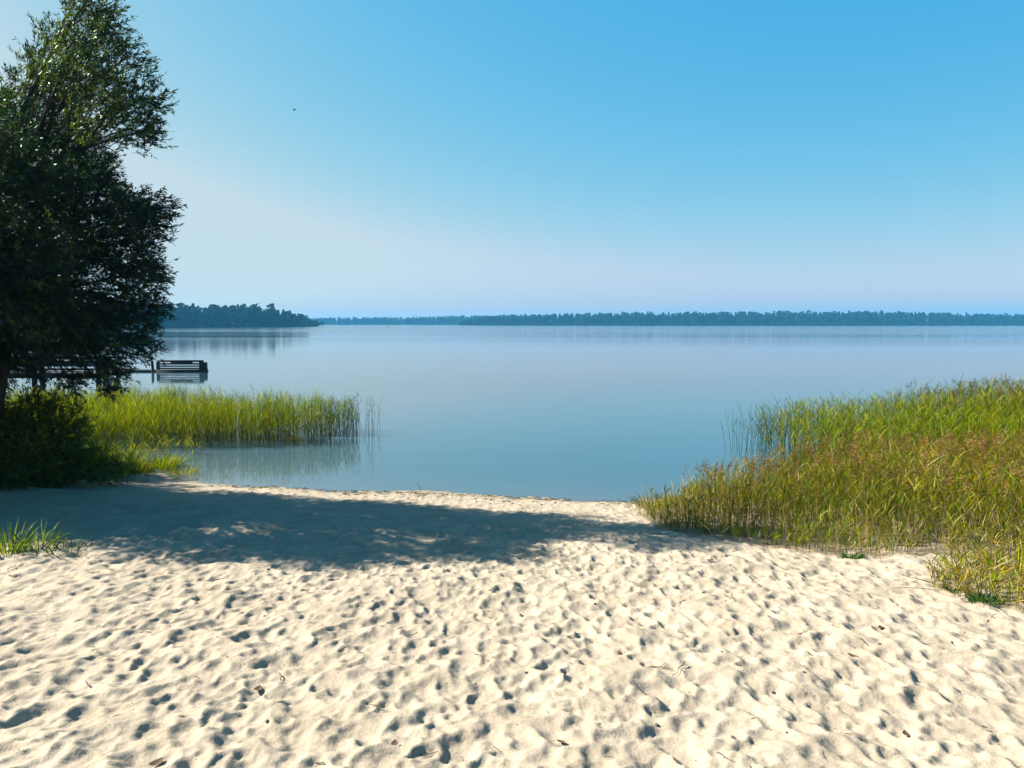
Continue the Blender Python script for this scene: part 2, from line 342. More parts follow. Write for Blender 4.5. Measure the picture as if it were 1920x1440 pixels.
# a few walkers' trails: left and right prints in step
for tx, ty, ta, nst in [(-2.6, 2.6, 1.35, 12), (1.2, 2.3, 1.75, 14), (3.2, 4.2, 2.6, 10), (-0.6, 3.0, 1.1, 13), (-4.5, 5.8, 0.25, 12), (2.2, 6.5, 1.5, 8)]:
    for k in range(nst):
        sd_ = .10 if k % 2 else -.10; ta += random.gauss(0, .05); tx += .62 * math.cos(ta); ty += .62 * math.sin(ta)
        if ty < 12.6: crater(tx - sd_ * math.sin(ta), ty + sd_ * math.cos(ta), ta, .25, .085, random.uniform(.018, .030), math.tan(R(34)), .006)
D += 0.0026 * ridge(.06, 5) + 0.0030 * vnoise(X, Y, 0.035, 6)
veg = np.zeros(X.shape)
for poly in (FRONT, CLUMP, LBANK):
    veg = np.maximum(veg, in_poly(X.ravel(), Y.ravel(), poly).reshape(X.shape))
veg = blur(veg, 5)
amp = 1 - 0.55 * sstep(9, 13, Y)
Hh += D * fade * amp * (1 - 0.5 * veg)
Z0 = Hh
tint = np.zeros(X.shape + (3,)); tint[..., 0] = veg * (0.55 + 0.45 * vnoise(X, Y, 0.12, 11)).clip(0, 1) * 0.9
tint[..., 1] = (1 - sstep(0.0, 0.05, Z0)) * 0.8
ny, nx = X.shape; idx = np.arange(ny * nx).reshape(ny, nx)
F = np.stack([idx[:-1, :-1], idx[:-1, 1:], idx[1:, 1:], idx[1:, :-1]], -1).reshape(-1, 4)
beach = obj('beach', make_mesh('beach', np.stack([X, Y, Z0], -1), F, tint.reshape(-1, 3), True), M_sand)
tag(beach, kind='structure')
def ground_z(x, y):
    j = np.clip(np.searchsorted(xs, x) - 1, 0, nx - 2); i = np.clip(np.searchsorted(ys, y) - 1, 0, ny - 2)
    fx = (x - xs[j]) / (xs[j + 1] - xs[j]); fy = (y - ys[i]) / (ys[i + 1] - ys[i])
    return (Z0[i, j] * (1 - fx) + Z0[i, j + 1] * fx) * (1 - fy) + (Z0[i + 1, j] * (1 - fx) + Z0[i + 1, j + 1] * fx) * fy

# ------------------------------------------------------------------ lake
wx = np.concatenate([[-1650, -900, -300, -90, -40], np.linspace(-25, 25, 80), [40, 90, 300, 900, 1650]])
wy = np.concatenate([np.linspace(12.2, 24, 70), [27, 32, 40, 60, 100, 200, 500, 1000, 1700]])
WX, WY = np.meshgrid(wx, wy)
dist = WY - shore(WX)
sh = np.exp(-np.clip(dist, 0, None) / 1.3)[..., None]
deep = np.array([0.030, 0.066, 0.086]); shallow = np.array([0.060, 0.080, 0.090])
wt = deep * (1 - sh) + shallow * sh
dp = sstep(9, 34, dist)[..., None]; wt = wt * (1 - dp) + np.array([0.006, 0.018, 0.026]) * dp
idx = np.arange(WX.size).reshape(WX.shape)
F = np.stack([idx[:-1, :-1], idx[:-1, 1:], idx[1:, 1:], idx[1:, :-1]], -1).reshape(-1, 4)
lake = obj('water', make_mesh('water', np.stack([WX, WY, np.zeros_like(WX)], -1), F, wt.reshape(-1, 3), True), M_water)
tag(lake, kind='structure')

# ------------------------------------------------------------------ far shores and their woods
def crown_pts(n):
    u = rand_unit(n); return u
def far_tree(acc, x, y, z, h, w, kind, c):
    if kind == 'pine':
        n = 110; t = rng.uniform(0.12, 1, n); a = rng.uniform(0, 6.283, n); rad = w * 0.5 * (1 - t) ** 0.8 * rng.uniform(0.5, 1.05, n) + 0.1
        P = np.stack([x + rad * np.cos(a), y + rad * np.sin(a), z + h * t], 1); s = 0.11 * w + 0.5
    else:
        n = 170; k = 6; cc = rng.normal(0, 0.28, (k, 3)) * [w, w, h * 0.5] + [0, 0, h * 0.56]
        q = rng.integers(0, k, n); u = rand_unit(n) * rng.uniform(0.75, 1.05, (n, 1))
        P = cc[q] + u * [w * 0.30, w * 0.30, h * 0.26]; P[:, 2] = np.clip(P[:, 2], h * 0.03, h); P = P + [x, y, z]; s = 0.13 * w + 0.35
    d = rand_unit(n); e = norm(np.cross(d, rand_unit(n))); f = np.cross(d, e)
    sz = s * rng.uniform(0.6, 1.3, (n, 1))
    V = np.stack([P - e * sz, P - f * sz * 0.8, P + e * sz, P + f * sz * 0.8], 1).reshape(-1, 3)
    cl = np.asarray(c) * (1 + rng.normal(0, 0.18, (n, 1))).clip(0.5, 1.6)
    acc.add(V, np.arange(4 * n).reshape(-1, 4), np.repeat(cl, 4, 0))
def wood(name, line, rows, step, kinds, cols, rowgap):
    """line: (px, distance, height)"""
    acc = Acc(); line = np.array(line, float); px = line[0, 0]
    while px < line[-1, 0]:
        d0 = np.interp(px, line[:, 0], line[:, 1]); h0 = np.interp(px, line[:, 0], line[:, 2])
        for r in range(rows):
            y = d0 + r * rowgap + rng.uniform(-2, 2); x = (px - 960) / FPX * d0 + rng.uniform(-step, step) * 0.5
            h = h0 * rng.normal(1.0, 0.05) * (0.62 + 0.38 * min(1, (r + 0.6) / (rows * 0.5)))
            kd = kinds[int(rng.integers(len(kinds)))]
            w = (rng.uniform(0.38, 0.55) if kd == 'leaf' else rng.uniform(0.26, 0.36)) * max(h, 5)
            far_tree(acc, x, y, 0.3, h, w, kd, np.array(cols[int(rng.integers(len(cols)))]) * rng.uniform(.45, 1.7))
        for _ in range(3):           # bushes and reeds along the water's edge
            far_tree(acc, (px - 960) / FPX * d0 + rng.uniform(-step, step) * 0.6, d0 - rng.uniform(2, 6), 0.0, rng.uniform(1.5, 3.6), rng.uniform(4, 7), 'leaf', (0.07, 0.085, 0.03))
        px += step / d0 * FPX
    return obj(name, acc.mesh(name), M_far)
G = [(0.035, 0.055, 0.018), (0.05, 0.07, 0.02), (0.06, 0.068, 0.022), (0.03, 0.045, 0.02), (0.075, 0.075, 0.028)]
tag(wood('far_wood', [(-120, 470, 16), (300, 515, 15.6), (420, 560, 14.6), (445, 570, 16), (500, 590, 15), (530, 620, 11.5), (560, 660, 8), (592, 720, 3.5)], 5, 5.5, ['leaf', 'leaf', 'leaf', 'pine'], G, 7),
    'blue green wooded headland beyond the lake right beside the willow', 'woodland', kind='stuff')
tag(wood('far_wood', [(540, 1560, 11), (640, 1520, 14.5), (730, 1500, 14), (800, 1480, 15.5), (900, 1460, 17), (1010, 1450, 18)], 4, 7, ['leaf', 'leaf', 'pine'], G, 9),
    'palest and lowest strip of far wood left of the middle', 'woodland', kind='stuff')
tag(wood('far_wood', [(868, 1130, 8), (900, 1110, 12), (960, 1090, 14.5), (1100, 1060, 16.0), (1300, 1040, 17.0), (1640, 1030, 18), (1760, 1050, 17.0), (1860, 1080, 15.5), (2150, 1100, 15)], 5, 6.5, ['leaf', 'pine', 'pine', 'leaf'], G, 8),
    'long dark blue band of forest along the far right shore', 'woodland', kind='stuff')
def far_land(line, depth, up):
    A = []; line = np.array(line, float)
    for q, d, _ in line:
        x = (q - 960) / FPX
        A += [(x * d, d - 9, -0.4), (x * d, d - 2, 0.35), (x * d * 1.02, d + depth * 0.35, up), (x * d * 1.05, d + depth, up * 0.6)]
    F = [(i * 4 + j, i * 4 + 4 + j, i * 4 + 5 + j, i * 4 + 1 + j) for i in range(len(line) - 1) for j in range(3)]
    o = obj('far_shore', make_mesh('far_shore', A, F, None, True), M_land); tag(o, kind='structure')
far_land([(-120, 470, 0), (300, 515, 0), (450, 572, 0), (530, 620, 0), (585, 712, 0)], 60, 6)
far_land([(560, 1555, 0), (730, 1500, 0), (1010, 1450, 0)], 90, 6)
far_land([(890, 1125, 0), (960, 1090, 0), (1300, 1040, 0), (1640, 1030, 0), (1860, 1080, 0), (2150, 1100, 0)], 90, 6)

# ------------------------------------------------------------------ willow
def bez(a, b, c, n):
    t = np.linspace(0, 1, n)[:, None]; return a * (1 - t) ** 2 + 2 * b * t * (1 - t) + c * t * t
def tree_part(name, P, r0, r1, parent, origin, k=8, m=None):
    acc = Acc(); tubes(acc, P[None], r0, r1, (1, 1, 1), k); me = acc.mesh(name, origin, True); return obj(name, me, m or M_bark, parent)
def twig_cloud(acc, base, d, L, nleaf, leafL, leafW, cols, tipcols=None, bend_down=0.12, p=None):
    n = len(base); bend = np.stack([rng.normal(0, .06, n), rng.normal(0, .06, n), -np.abs(rng.normal(bend_down, .06, n))], 1) * L[:, None] * 2
    ribbons(acc, base, d, L, 0.007, bend, (0.035, 0.03, 0.018), 2, 0.4)
    t = rng.uniform(0.08, 1.0, (n, nleaf)); q = np.repeat(np.arange(n), nleaf); tt = t.ravel()[:, None]
    P = base[q] + d[q] * L[q][:, None] * tt + bend[q] * tt ** 2
    tang = norm(d[q] * L[q][:, None] + 2 * bend[q] * tt)
    ld = norm(tang * 0.9 + rand_unit(len(q)) * 0.62 + [0, 0, -0.12])
    per = pick(cols, n, p); c = per[q] * (1 + rng.normal(0, .15, (len(q), 1))).clip(.5, 1.6)
    leaves(acc, P, ld, leafL * rng.uniform(.75, 1.2, len(q)), leafW * rng.uniform(.8, 1.2, len(q)), c)
TY = 12.1
WB = np.array([-8.75, TY + .2, 0.0]); WB[2] = float(ground_z(WB[0], WB[1])) - 0.05
clumps = [(165, 0, 62, 0), (205, 48, 52, .2), (150, 75, 70, -.3), (90, 70, 42, .3), (240, 105, 46, 0), (180, 140, 75, .5), (262, 185, 60, -.2), (110, 175, 62, .6), (200, 215, 85, -.7),
          (40, 165, 50, .2), (15, 205, 46, -.4), (70, 120, 40, .3), (275, 245, 48, .1), (60, 260, 70, -.6), (140, 295, 85, .9), (180, 330, 50, -1.0), (0, 245, 60, .5),
          (282, 395, 52, -.2), (235, 385, 55, .5), (255, 440, 60, .1), (170, 400, 85, -1.2), (90, 370, 85, 1.2), (10, 360, 85, -.4), (-70, 310, 90, .4), (-60, 200, 70, -.3),
          (280, 510, 42, .1), (225, 500, 70, -.7), (140, 490, 85, 1.0), (50, 480, 90, -1.4), (-50, 450, 100, .8), (-140, 380, 100, 0),
          (268, 575, 55, .2), (200, 590, 75, .9), (120, 590, 85, -1.0), (30, 590, 90, .5), (-80, 570, 110, -.6), (-180, 500, 110, .4), (-150, 260, 80, .3),
          (260, 640, 42, -.2), (190, 655, 55, -.9), (110, 645, 55, .6), (40, 650, 60, -.4), (-50, 680, 90, .8), (-160, 640, 110, -.4), (-260, 560, 110, 0), (-260, 440, 90, .5),
          (215, 690, 26, .0), (205, 728, 18, .1), (130, 708, 30, -.3), (60, 690, 26, .3), (-80, 760, 80, .3),
          # front and back of the crown
          (120, 230, 75, 1.3), (80, 420, 95, 1.4), (60, 560, 95, 1.5), (-40, 400, 100, 1.5), (-60, 560, 110, 1.6), (110, 610, 75, 1.4), (-20, 280, 80, 1.4),
          (60, 330, 80, -2.0), (20, 480, 95, -2.4), (-60, 400, 100, -2.6), (-60, 520, 100, -2.7), (40, 560, 70, -2.0), (-140, 560, 110, -2.6), (-160, 600, 100, 1.6), (-40, 250, 80, -1.9), (120, 130, 60, -1.2),
          (-286, 660, 120, -1.8), (-320, 500, 120, -1.5), (-210, 650, 95, -2.0), (-420, 540, 130, -1.1), (-420, 680, 120, -.9), (-250, 720, 90, -2.3), (-330, 380, 100, -.6)]  # unseen left side of the crown, added to shade the sand
willow = empty('willow_tree', WB)
tag(willow, 'tall dark willow with narrow leaves filling the left edge of the beach', 'tree')
acc = Acc(); wcols = [(0.009, 0.030, 0.018), (0.012, 0.038, 0.019), (0.008, 0.024, 0.018), (0.085, 0.120, 0.020), (0.016, 0.040, 0.032)]  # the bright yellow-green entry is the tone of sunlit leaves
trunk_top = np.array([-8.6, TY, 3.2])
stems = [bez(WB + [a, b_, 0], WB + [a * 2.5, b_ * 2.5, 1.6], trunk_top + [a * 5, b_ * 5, c_], 8) for a, b_, c_ in [(0, 0, 1.4), (.12, .1, .6), (-.15, .05, .9), (.05, -.16, .4)]]
for k_, s in enumerate(stems): tree_part('trunk', s, 0.17 - 0.03 * (k_ > 0), 0.075, willow, WB, 9)
stem_tops = np.array([s[-1] for s in stems])
TW = 26000; area = sum(c[2] ** 2.0 for c in clumps); Pc = []
for (cx, cy, r, dy) in clumps:
    c = at_y(cx, cy, TY + dy); rad = r * TY / FPX * 0.86
    # limb from a stem towards the clump
    st = stems[int(rng.integers(4))]; a = st[4 + int(rng.integers(4))]
    mid = a * 0.45 + c * 0.55 + np.array([0, 0, 0.35]) + rng.normal(0, .12, 3) + np.array([-.25, 0, 0])
    limb = bez(a, mid, c, 7); tree_part('branch', limb, 0.055 if r > 55 else 0.035, 0.014, willow, WB, 6)
    n = int(TW * r ** 2 / area)
    u = rand_unit(n) * (rng.uniform(0.02, 1, (n, 1)) ** 0.5); p_ = c + u * rad * np.array([1.0, 1.25, 0.95])
    outw = p_ - (WB + [0, 0, 3.0]); outw[:, 2] *= 0.55
    d = norm(norm(outw) * 0.75 + norm(p_ - c) * 0.35 + rng.normal(0, .28, (n, 3)) + [0, 0, 0.28])
    thin = 0.55 if (cy < 190 and cx < 110) else (0.62 if cy < 260 else 1.0)
    keep = rng.uniform(size=n) < thin; p_, d = p_[keep], d[keep]; n = len(p_)
    Ls = rng.uniform(0.20, 0.38, n)
    sunlit_top = cy < 230 and r < 90  # sunlight put into the colour: crown top gets more bright leaves
    twig_cloud(acc, p_ - d * Ls[:, None] * 0.5, d, Ls, 12, 0.088, 0.0185, wcols, p=[.12, .18, .03, .50, .17] if sunlit_top else [.35, .28, .2, .07, .1])
    nb = max(3, n // 10); sel = rng.integers(0, n, nb); l0 = limb[rng.integers(3, 7, nb)]
    e_ = p_[sel]; m_ = (l0 + e_) / 2 + rng.normal(0, .06, (nb, 3)) + [0, 0, .06]
    PP = np.stack([l0, (l0 * .25 + m_ * .5 + e_ * .25), e_], 1); tubes(acc, PP, 0.013, 0.004, (0.035, 0.03, 0.02), 3)
cr = obj('crown', acc.mesh('crown', WB), M_leaf, willow); cr['kind'] = 'stuff'
# a second, lower willow behind it to the left (its twigs show between the first one's at the picture's edge)
w2 = willow.copy(); col.objects.link(w2); w2.location = (-12.0, 12.5, float(ground_z(-12.0, 12.5)) - .05); w2.rotation_euler = (0, 0, R(140)); w2.scale = (.95, .95, .74)
w2['label'] = 'lower second willow half out of view behind the tall willow'
for ch in list(willow.children):
    c_ = ch.copy(); col.objects.link(c_); c_.parent = w2

# willow shrub under the tree, at the water's edge
def shrub(name, blobs, base, total, label, cols, leafL, leafW, pull=1.0):
    o = empty(name, base); tag(o, label, 'shrub'); acc = Acc(); ar = sum(b_[2] ** 2 for b_ in blobs)
    for (cx, cy, r, y) in blobs:
        c = at_y(cx, cy, y); rad = r * y / FPX; n = int(total * r * r / ar)
        p_ = c + rand_unit(n) * (rng.uniform(0, 1, (n, 1)) ** .45) * rad
        p_[:, 2] = np.maximum(p_[:, 2], ground_z(p_[:, 0], p_[:, 1]).clip(0) + .05)
        d = norm(norm(p_ - base) * .6 + rng.normal(0, .35, (n, 3)) + [0.1, 0, .35]); Ls = rng.uniform(.2, .42, n)
        twig_cloud(acc, p_ - d * Ls[:, None] * .4, d, Ls, 11, leafL, leafW, cols)
        s = bez(base + rng.normal(0, .08, 3) * [1, 1, 0], (base + c) / 2 + [0, 0, .25], c, 6); tree_part('stem', s, .028, .008, o, base, 5)
    obj('foliage', acc.mesh('foliage', base), M_leaf, o)['kind'] = 'stuff'
    return o
sb = np.array([-8.3, 13.0, float(ground_z(-8.3, 13.0))])
shrub('willow_shrub', [(0, 815, 62, 12.6), (50, 790, 42, 12.8), (95, 765, 30, 13.0), (40, 855, 60, 12.4), (105, 815, 46, 13.0), (120, 860, 50, 13.0), (165, 870, 40, 13.0), (85, 895, 46, 12.6), (-70, 810, 100, 12.6), (0, 895, 55, 12.0), (150, 800, 22, 13.4), (60, 745, 20, 13.0), (135, 765, 16, 13.2), (205, 885, 26, 13.4)],
      sb, 3300, 'dark leafy shrub below the willow with dry brown tips among green reeds', [(0.06, 0.11, 0.012), (0.09, 0.15, 0.012), (0.15, 0.20, 0.012), (0.05, 0.08, 0.012)], .08, .017)

sh0 = bpy.data.objects['willow_shrub']  # copies added beyond the left edge to shade the sand there
for k_, (x_, y_, rz, sc_, lab) in enumerate([(-10.6, 11.9, 80, 1.15, 'second leafy shrub added for shade left of the dark one, mostly out of view'), (-12.4, 11.0, 200, 1.1, 'outermost leafy shrub added for shade at the left, out of view')]):
    s2 = sh0.copy(); col.objects.link(s2); s2.location = (x_, y_, float(ground_z(x_, y_))); s2.rotation_euler = (0, 0, R(rz)); s2.scale = (sc_,) * 3; s2['label'] = lab
    for ch in list(sh0.children):
        c_ = ch.copy(); col.objects.link(c_); c_.parent = s2

# ------------------------------------------------------------------ reeds and grasses
GREEN = [(0.170, 0.230, 0.001), (0.235, 0.255, 0.001), (0.095, 0.175, 0.003), (0.26, 0.235, 0.002)]
TEAL = [(0.05, 0.10, 0.035), (0.045, 0.085, 0.04)]
STRAW = [(0.36, 0.28, 0.13), (0.28, 0.20, 0.085), (0.42, 0.35, 0.19)]
OCHRE = [(0.29, 0.20, 0.008), (0.24, 0.19, 0.008), (0.31, 0.185, 0.012)]
BROWN = [(0.22, 0.115, 0.035), (0.15, 0.085, 0.04), (0.27, 0.15, 0.045)]
PURPLE = [(0.075, 0.045, 0.035), (0.055, 0.04, 0.04)]
def reeds(acc, xy, z, h, cols, p=None, nleaf=5, lw=0.016, lean=0.07, leafL=0.36, stem_r=0.0035, up=0.9, dry=0.0):
    n = len(xy); base = np.column_stack([xy, z]); h = np.broadcast_to(h, n)
    d = norm(np.column_stack([rng.normal(0, lean, n), rng.normal(0, lean, n), np.ones(n)]))
    a = rng.uniform(0, 6.283, n); bend = np.column_stack([np.cos(a), np.sin(a), -.3 * np.ones(n)]) * (h * rng.uniform(.02, .16, n))[:, None]
    c = pick(cols, n, p, .28) * (1 + .38 * vnoise(xy[:, 0], xy[:, 1], .45, 77) + .25 * vnoise(xy[:, 0], xy[:, 1], .14, 78))[:, None].clip(.35, 1.6)
    t = np.linspace(0, 1, 4); P = base[:, None] + d[:, None] * (h[:, None] * t)[..., None] + bend[:, None] * (t ** 2)[None, :, None]
    tubes(acc, P, stem_r, stem_r * .5, c * .9, 3)
    q = np.repeat(np.arange(n), nleaf); m = len(q); tt = rng.uniform(0.22, 0.98, m)
    lb = base[q] + d[q] * (h[q] * tt)[:, None] + bend[q] * (tt ** 2)[:, None]
    a = rng.uniform(0, 6.283, m); ld = norm(np.column_stack([np.cos(a) * .55, np.sin(a) * .55, np.full(m, up)]) + rng.normal(0, .15, (m, 3)))
    L_ = leafL * rng.uniform(.55, 1.25, m) * (0.6 + 0.5 * h[q] / h.mean())
    bd = np.column_stack([np.cos(a) * .4, np.sin(a) * .4, -rng.uniform(.2, 1.1, m)]) * L_[:, None] * .34
    lc = c[q] * (1 + rng.normal(0, .2, (m, 1))).clip(.5, 1.7)
    if dry > 0:
        k = rng.uniform(size=m) < dry * (1.3 - tt); lc[k] = pick(STRAW, int(k.sum()))
    ribbons(acc, lb, ld, L_, lw * rng.uniform(.6, 1.3, m), bd, lc, 3, .08)
    return base + d * h[:, None] + bend
def plumes(acc, tips, cols, size=0.16, ns=26):
    n = len(tips); q = np.repeat(np.arange(n), ns); m = len(q); sz = (size * rng.uniform(.7, 1.3, n))[q]
    a0 = rng.uniform(0, 6.283, n)[q]; t = rng.uniform(0, 1, m)
    b_ = tips[q] + np.column_stack([np.cos(a0) * .25 * t, np.sin(a0) * .25 * t, t * .9 - .55]) * sz[:, None]
    a = a0 + rng.normal(0, .9, m); d = norm(np.column_stack([np.cos(a) * .6, np.sin(a) * .6, rng.uniform(.1, 1, m)]))
    L_ = sz * rng.uniform(.3, .6, m) * (1.2 - t); bd = np.column_stack([np.cos(a) * .2, np.sin(a) * .2, -.5 * np.ones(m)]) * L_[:, None]
    ribbons(acc, b_, d, L_, 0.007, bd, pick(cols, n)[q] * (1 + rng.normal(0, .2, (m, 1))).clip(.5, 1.6), 2, .5)

# left bed, standing in the lake
LBED = [(-4.2, 20.7), (-4.8, 19.5), (-6, 18.9), (-9, 18.6), (-14.5, 18.4), (-17, 25), (-8.5, 24), (-5.8, 23), (-4.4, 21.9)]
acc = Acc(); xy = scatter(LBED, 8600)
dens = vnoise(xy[:, 0], xy[:, 1], 0.7, 21) + 0.5 * vnoise(xy[:, 0], xy[:, 1], 0.25, 22)
keep = dens > -0.55 + 0.6 * sstep(-5.4, -4, xy[:, 0]); xy = xy[keep]
hh = (0.86 + 0.06 * (xy[:, 1] - 18.6) / 5 + 0.16 * vnoise(xy[:, 0], xy[:, 1], 0.6, 23) + rng.normal(0, .10, len(xy))).clip(.5, 1.6)
right = sstep(-6.2, -4.2, xy[:, 0])
tl = rng.uniform(size=len(xy)) < right * .75
reeds(acc, xy[~tl], np.zeros((~tl).sum()), hh[~tl], GREEN, nleaf=5, lw=.009, leafL=.25, up=1.7, dry=.05, lean=.05)
reeds(acc, xy[tl], np.zeros(tl.sum()), hh[tl], TEAL + GREEN[:1], nleaf=3, lw=.008, leafL=.28, up=1.6)
sp_ = scatter([on_z(*q)[:2] for q in [(230, 845), (380, 842), (380, 856), (300, 866), (240, 870)]], 60)
reeds(acc, sp_, np.zeros(60), rng.uniform(.2, .5, 60), GREEN, nleaf=3, lw=.012, leafL=.25, dry=.15)
tag(obj('reed_bed', acc.mesh('reed_bed'), M_reed), 'bright green reed bed standing in the lake behind the left bank', 'reeds', kind='stuff')

# right bed behind the grass
RBED = [(5.6, 18.0), (6.1, 16.8), (6.5, 15.4), (9, 14.2), (16, 13.6), (20, 23), (13, 22), (8.4, 20), (6.1, 18.9)]
acc = Acc(); xy = scatter(RBED, 7600)
dens = vnoise(xy[:, 0], xy[:, 1], 0.6, 31) + 0.4 * vnoise(xy[:, 0], xy[:, 1], 0.25, 32)
xy = xy[dens > -0.9 + 0.7 * (1 - sstep(5.5, 7, xy[:, 0]))]
gz = ground_z(xy[:, 0], xy[:, 1]).clip(0)
hh = (1.04 + 0.28 * sstep(7, 13, xy[:, 0]) + 0.15 * vnoise(xy[:, 0], xy[:, 1], .7, 33) + rng.normal(0, .10, len(xy))).clip(.5, 1.9)
tl = rng.uniform(size=len(xy)) < (1 - sstep(5.6, 7.2, xy[:, 0])) * .7
reeds(acc, xy[tl], gz[tl], hh[tl] * .95, TEAL + GREEN[:1], nleaf=3, lw=.009, leafL=.28, up=1.5)
tips = reeds(acc, xy[~tl], gz[~tl], hh[~tl], GREEN + OCHRE[1:2], p=[.28, .27, .2, .15, .1], nleaf=7, lw=.011, leafL=.25, up=1.15, dry=.05)
sel = (tips[:, 0] > 9.0) & (rng.uniform(size=len(tips)) < .16 * sstep(9, 14, tips[:, 0]) * sstep(16, 20, tips[:, 1]) * 2)
plumes(acc, tips[sel], PURPLE + BROWN[:1], .20, 30)
tag(obj('reed_bed', acc.mesh('reed_bed'), M_reed), 'tall fresh green reed bed at the right behind the brown grass', 'reeds', kind='stuff')

# front grass on the right bank
acc = Acc(); xy = scatter(FRONT, 6200)
def edge_dist(xy, poly):
    P = np.asarray(poly); best = np.full(len(xy), 99.0)
    for a, b_ in zip(P, np.roll(P, -1, 0)):
        ab = b_ - a; t = np.clip(((xy - a) @ ab) / (ab @ ab), 0, 1); best = np.minimum(best, np.linalg.norm(xy - a - t[:, None] * ab, axis=1))
    return best
ed = edge_dist(xy, np.array(FRONT))
hh = (0.22 + 0.62 * sstep(0, 1.1, ed) + .18 * vnoise(xy[:, 0], xy[:, 1], .5, 41) + rng.normal(0, .08, len(xy))) * (0.72 + .28 * sstep(2, 4.5, xy[:, 0])); hh = hh.clip(.12, 1.15)
gz = ground_z(xy[:, 0], xy[:, 1])
mixn = vnoise(xy[:, 0], xy[:, 1], .9, 42) + rng.normal(0, .5, len(xy))
och = mixn > .15
tips1 = reeds(acc, xy[~och], gz[~och], hh[~och], GREEN, nleaf=7, lw=.0068, leafL=.17, up=1.15, lean=.12, dry=.28)
tips2 = reeds(acc, xy[och], gz[och], hh[och] * .95, OCHRE + GREEN[3:], nleaf=7, lw=.0068, leafL=.17, up=.95, lean=.17, dry=.42)
tips = np.concatenate([tips1, tips2]); th = np.concatenate([hh[~och], hh[och]])
sel = (th > .55) & (rng.uniform(size=len(tips)) < .20 + .25 * sstep(10.5, 13, tips[:, 1]))
plumes(acc, tips[sel] + [0, 0, .05], BROWN, .17, 24)
n = 3000; xy = scatter(FRONT, n); e2 = edge_dist(xy, np.array(FRONT)); k_ = rng.uniform(size=n) < 1.1 - .6 * sstep(0, 1.5, e2); xy = xy[k_]; n = len(xy)
b_ = np.column_stack([xy, ground_z(xy[:, 0], xy[:, 1])])
ribbons(acc, b_, norm(np.column_stack([rng.normal(0, .16, (n, 2)), np.ones(n)])), rng.uniform(.12, .55, n), .0055, np.column_stack([rng.normal(0, .07, (n, 2)), -rng.uniform(0, .06, n)]), pick(STRAW + OCHRE, n), 3, .3)
n = 5200; xy = scatter(FRONT, n); b_ = np.column_stack([xy, ground_z(xy[:, 0], xy[:, 1])])
ribbons(acc, b_, norm(np.column_stack([rng.normal(0, .25, (n, 2)), np.ones(n)])), rng.uniform(.10, .34, n), .006, np.column_stack([rng.normal(0, .05, (n, 2)), -rng.uniform(0, .05, n)]), pick(GREEN + OCHRE + STRAW[:1], n, None, .3), 3, .15)
# dry fallen blades between and at the foot of the stems
n = 2600; xy = scatter(FRONT, n); b_ = np.column_stack([xy, ground_z(xy[:, 0], xy[:, 1]) + rng.uniform(0, .05, n)]); a = rng.uniform(0, 6.283, n)
ribbons(acc, b_, norm(np.column_stack([np.cos(a), np.sin(a), rng.uniform(.02, 1.2, n)])), rng.uniform(.15, .5, n), rng.uniform(.005, .013, n), np.column_stack([rng.normal(0, .05, (n, 2)), -rng.uniform(0, .12, n)]), pick(STRAW + OCHRE, n), 3)
tag(obj('lakeside_grass', acc.mesh('lakeside_grass'), M_dry), 'yellow green grass with brown plumes along the right bank', 'grass', kind='stuff')

acc = Acc(); xy = scatter(CLUMP, 560)
gz = ground_z(xy[:, 0], xy[:, 1]); hh = (.20 + .34 * sstep(4.2, 6, xy[:, 0]) + rng.normal(0, .08, len(xy))).clip(.08, .8)
reeds(acc, xy, gz, hh, GREEN + OCHRE, nleaf=4, lw=.0085, leafL=.14, up=.8, lean=.2, dry=.45)
n = 420; xy = scatter(CLUMP, n); b_ = np.column_stack([xy, ground_z(xy[:, 0], xy[:, 1]) + .01]); a = rng.uniform(0, 6.283, n)
ribbons(acc, b_, norm(np.column_stack([np.cos(a), np.sin(a), rng.uniform(.02, .8, n)])), rng.uniform(.1, .35, n), rng.uniform(.004, .011, n), np.column_stack([rng.normal(0, .05, (n, 2)), -rng.uniform(0, .1, n)]), pick(STRAW + OCHRE, n), 3)
tag(obj('sparse_grass', acc.mesh('sparse_grass'), M_dry), 'thin straw coloured grass growing on the sand at the right edge', 'grass', kind='stuff')

# left bank undergrowth
acc = Acc(); xy = scatter(LBANK, 2600); gz = ground_z(xy[:, 0], xy[:, 1])
reeds(acc, xy, gz, rng.uniform(.3, .95, len(xy)), GREEN + OCHRE[:1], nleaf=6, lw=.011, leafL=.22, up=1.0, lean=.15, dry=.1)
tag(obj('bank_grass', acc.mesh('bank_grass'), M_reed), 'shaded green grass at the foot of the willow', 'grass', kind='stuff')

def tuft(name, px, py, n, h, spread, cols, label, cat='grass tuft', lw=.009, dry=0, group=None, arch=.6, p=None, on=on_beach):
    c = on(px, py); c[2] = max(float(ground_z(c[0], c[1])), 0); acc = Acc()
    a = rng.uniform(0, 6.283, n); r = spread * np.sqrt(rng.uniform(0, 1, n))
    xy = np.column_stack([r * np.cos(a), r * np.sin(a)]); zz = ground_z(c[0] + xy[:, 0], c[1] + xy[:, 1]).clip(0) - c[2] - .01
    L_ = h * rng.uniform(.55, 1.15, n); o = rng.uniform(.05, .55, n)
    d = norm(np.column_stack([np.cos(a) * o, np.sin(a) * o, np.ones(n)]) + rng.normal(0, .1, (n, 3)))
    bd = np.column_stack([np.cos(a), np.sin(a), -.9 * np.ones(n)]) * (L_ * rng.uniform(.1, arch, n))[:, None]
    cc = pick(cols, n, p)
    ribbons(acc, np.column_stack([xy, zz]), d, L_, lw * rng.uniform(.6, 1.3, n), bd, cc, 4, .08)
    o = obj(name, acc.mesh(name), M_reed, loc=c); tag(o, label, cat, group); return o
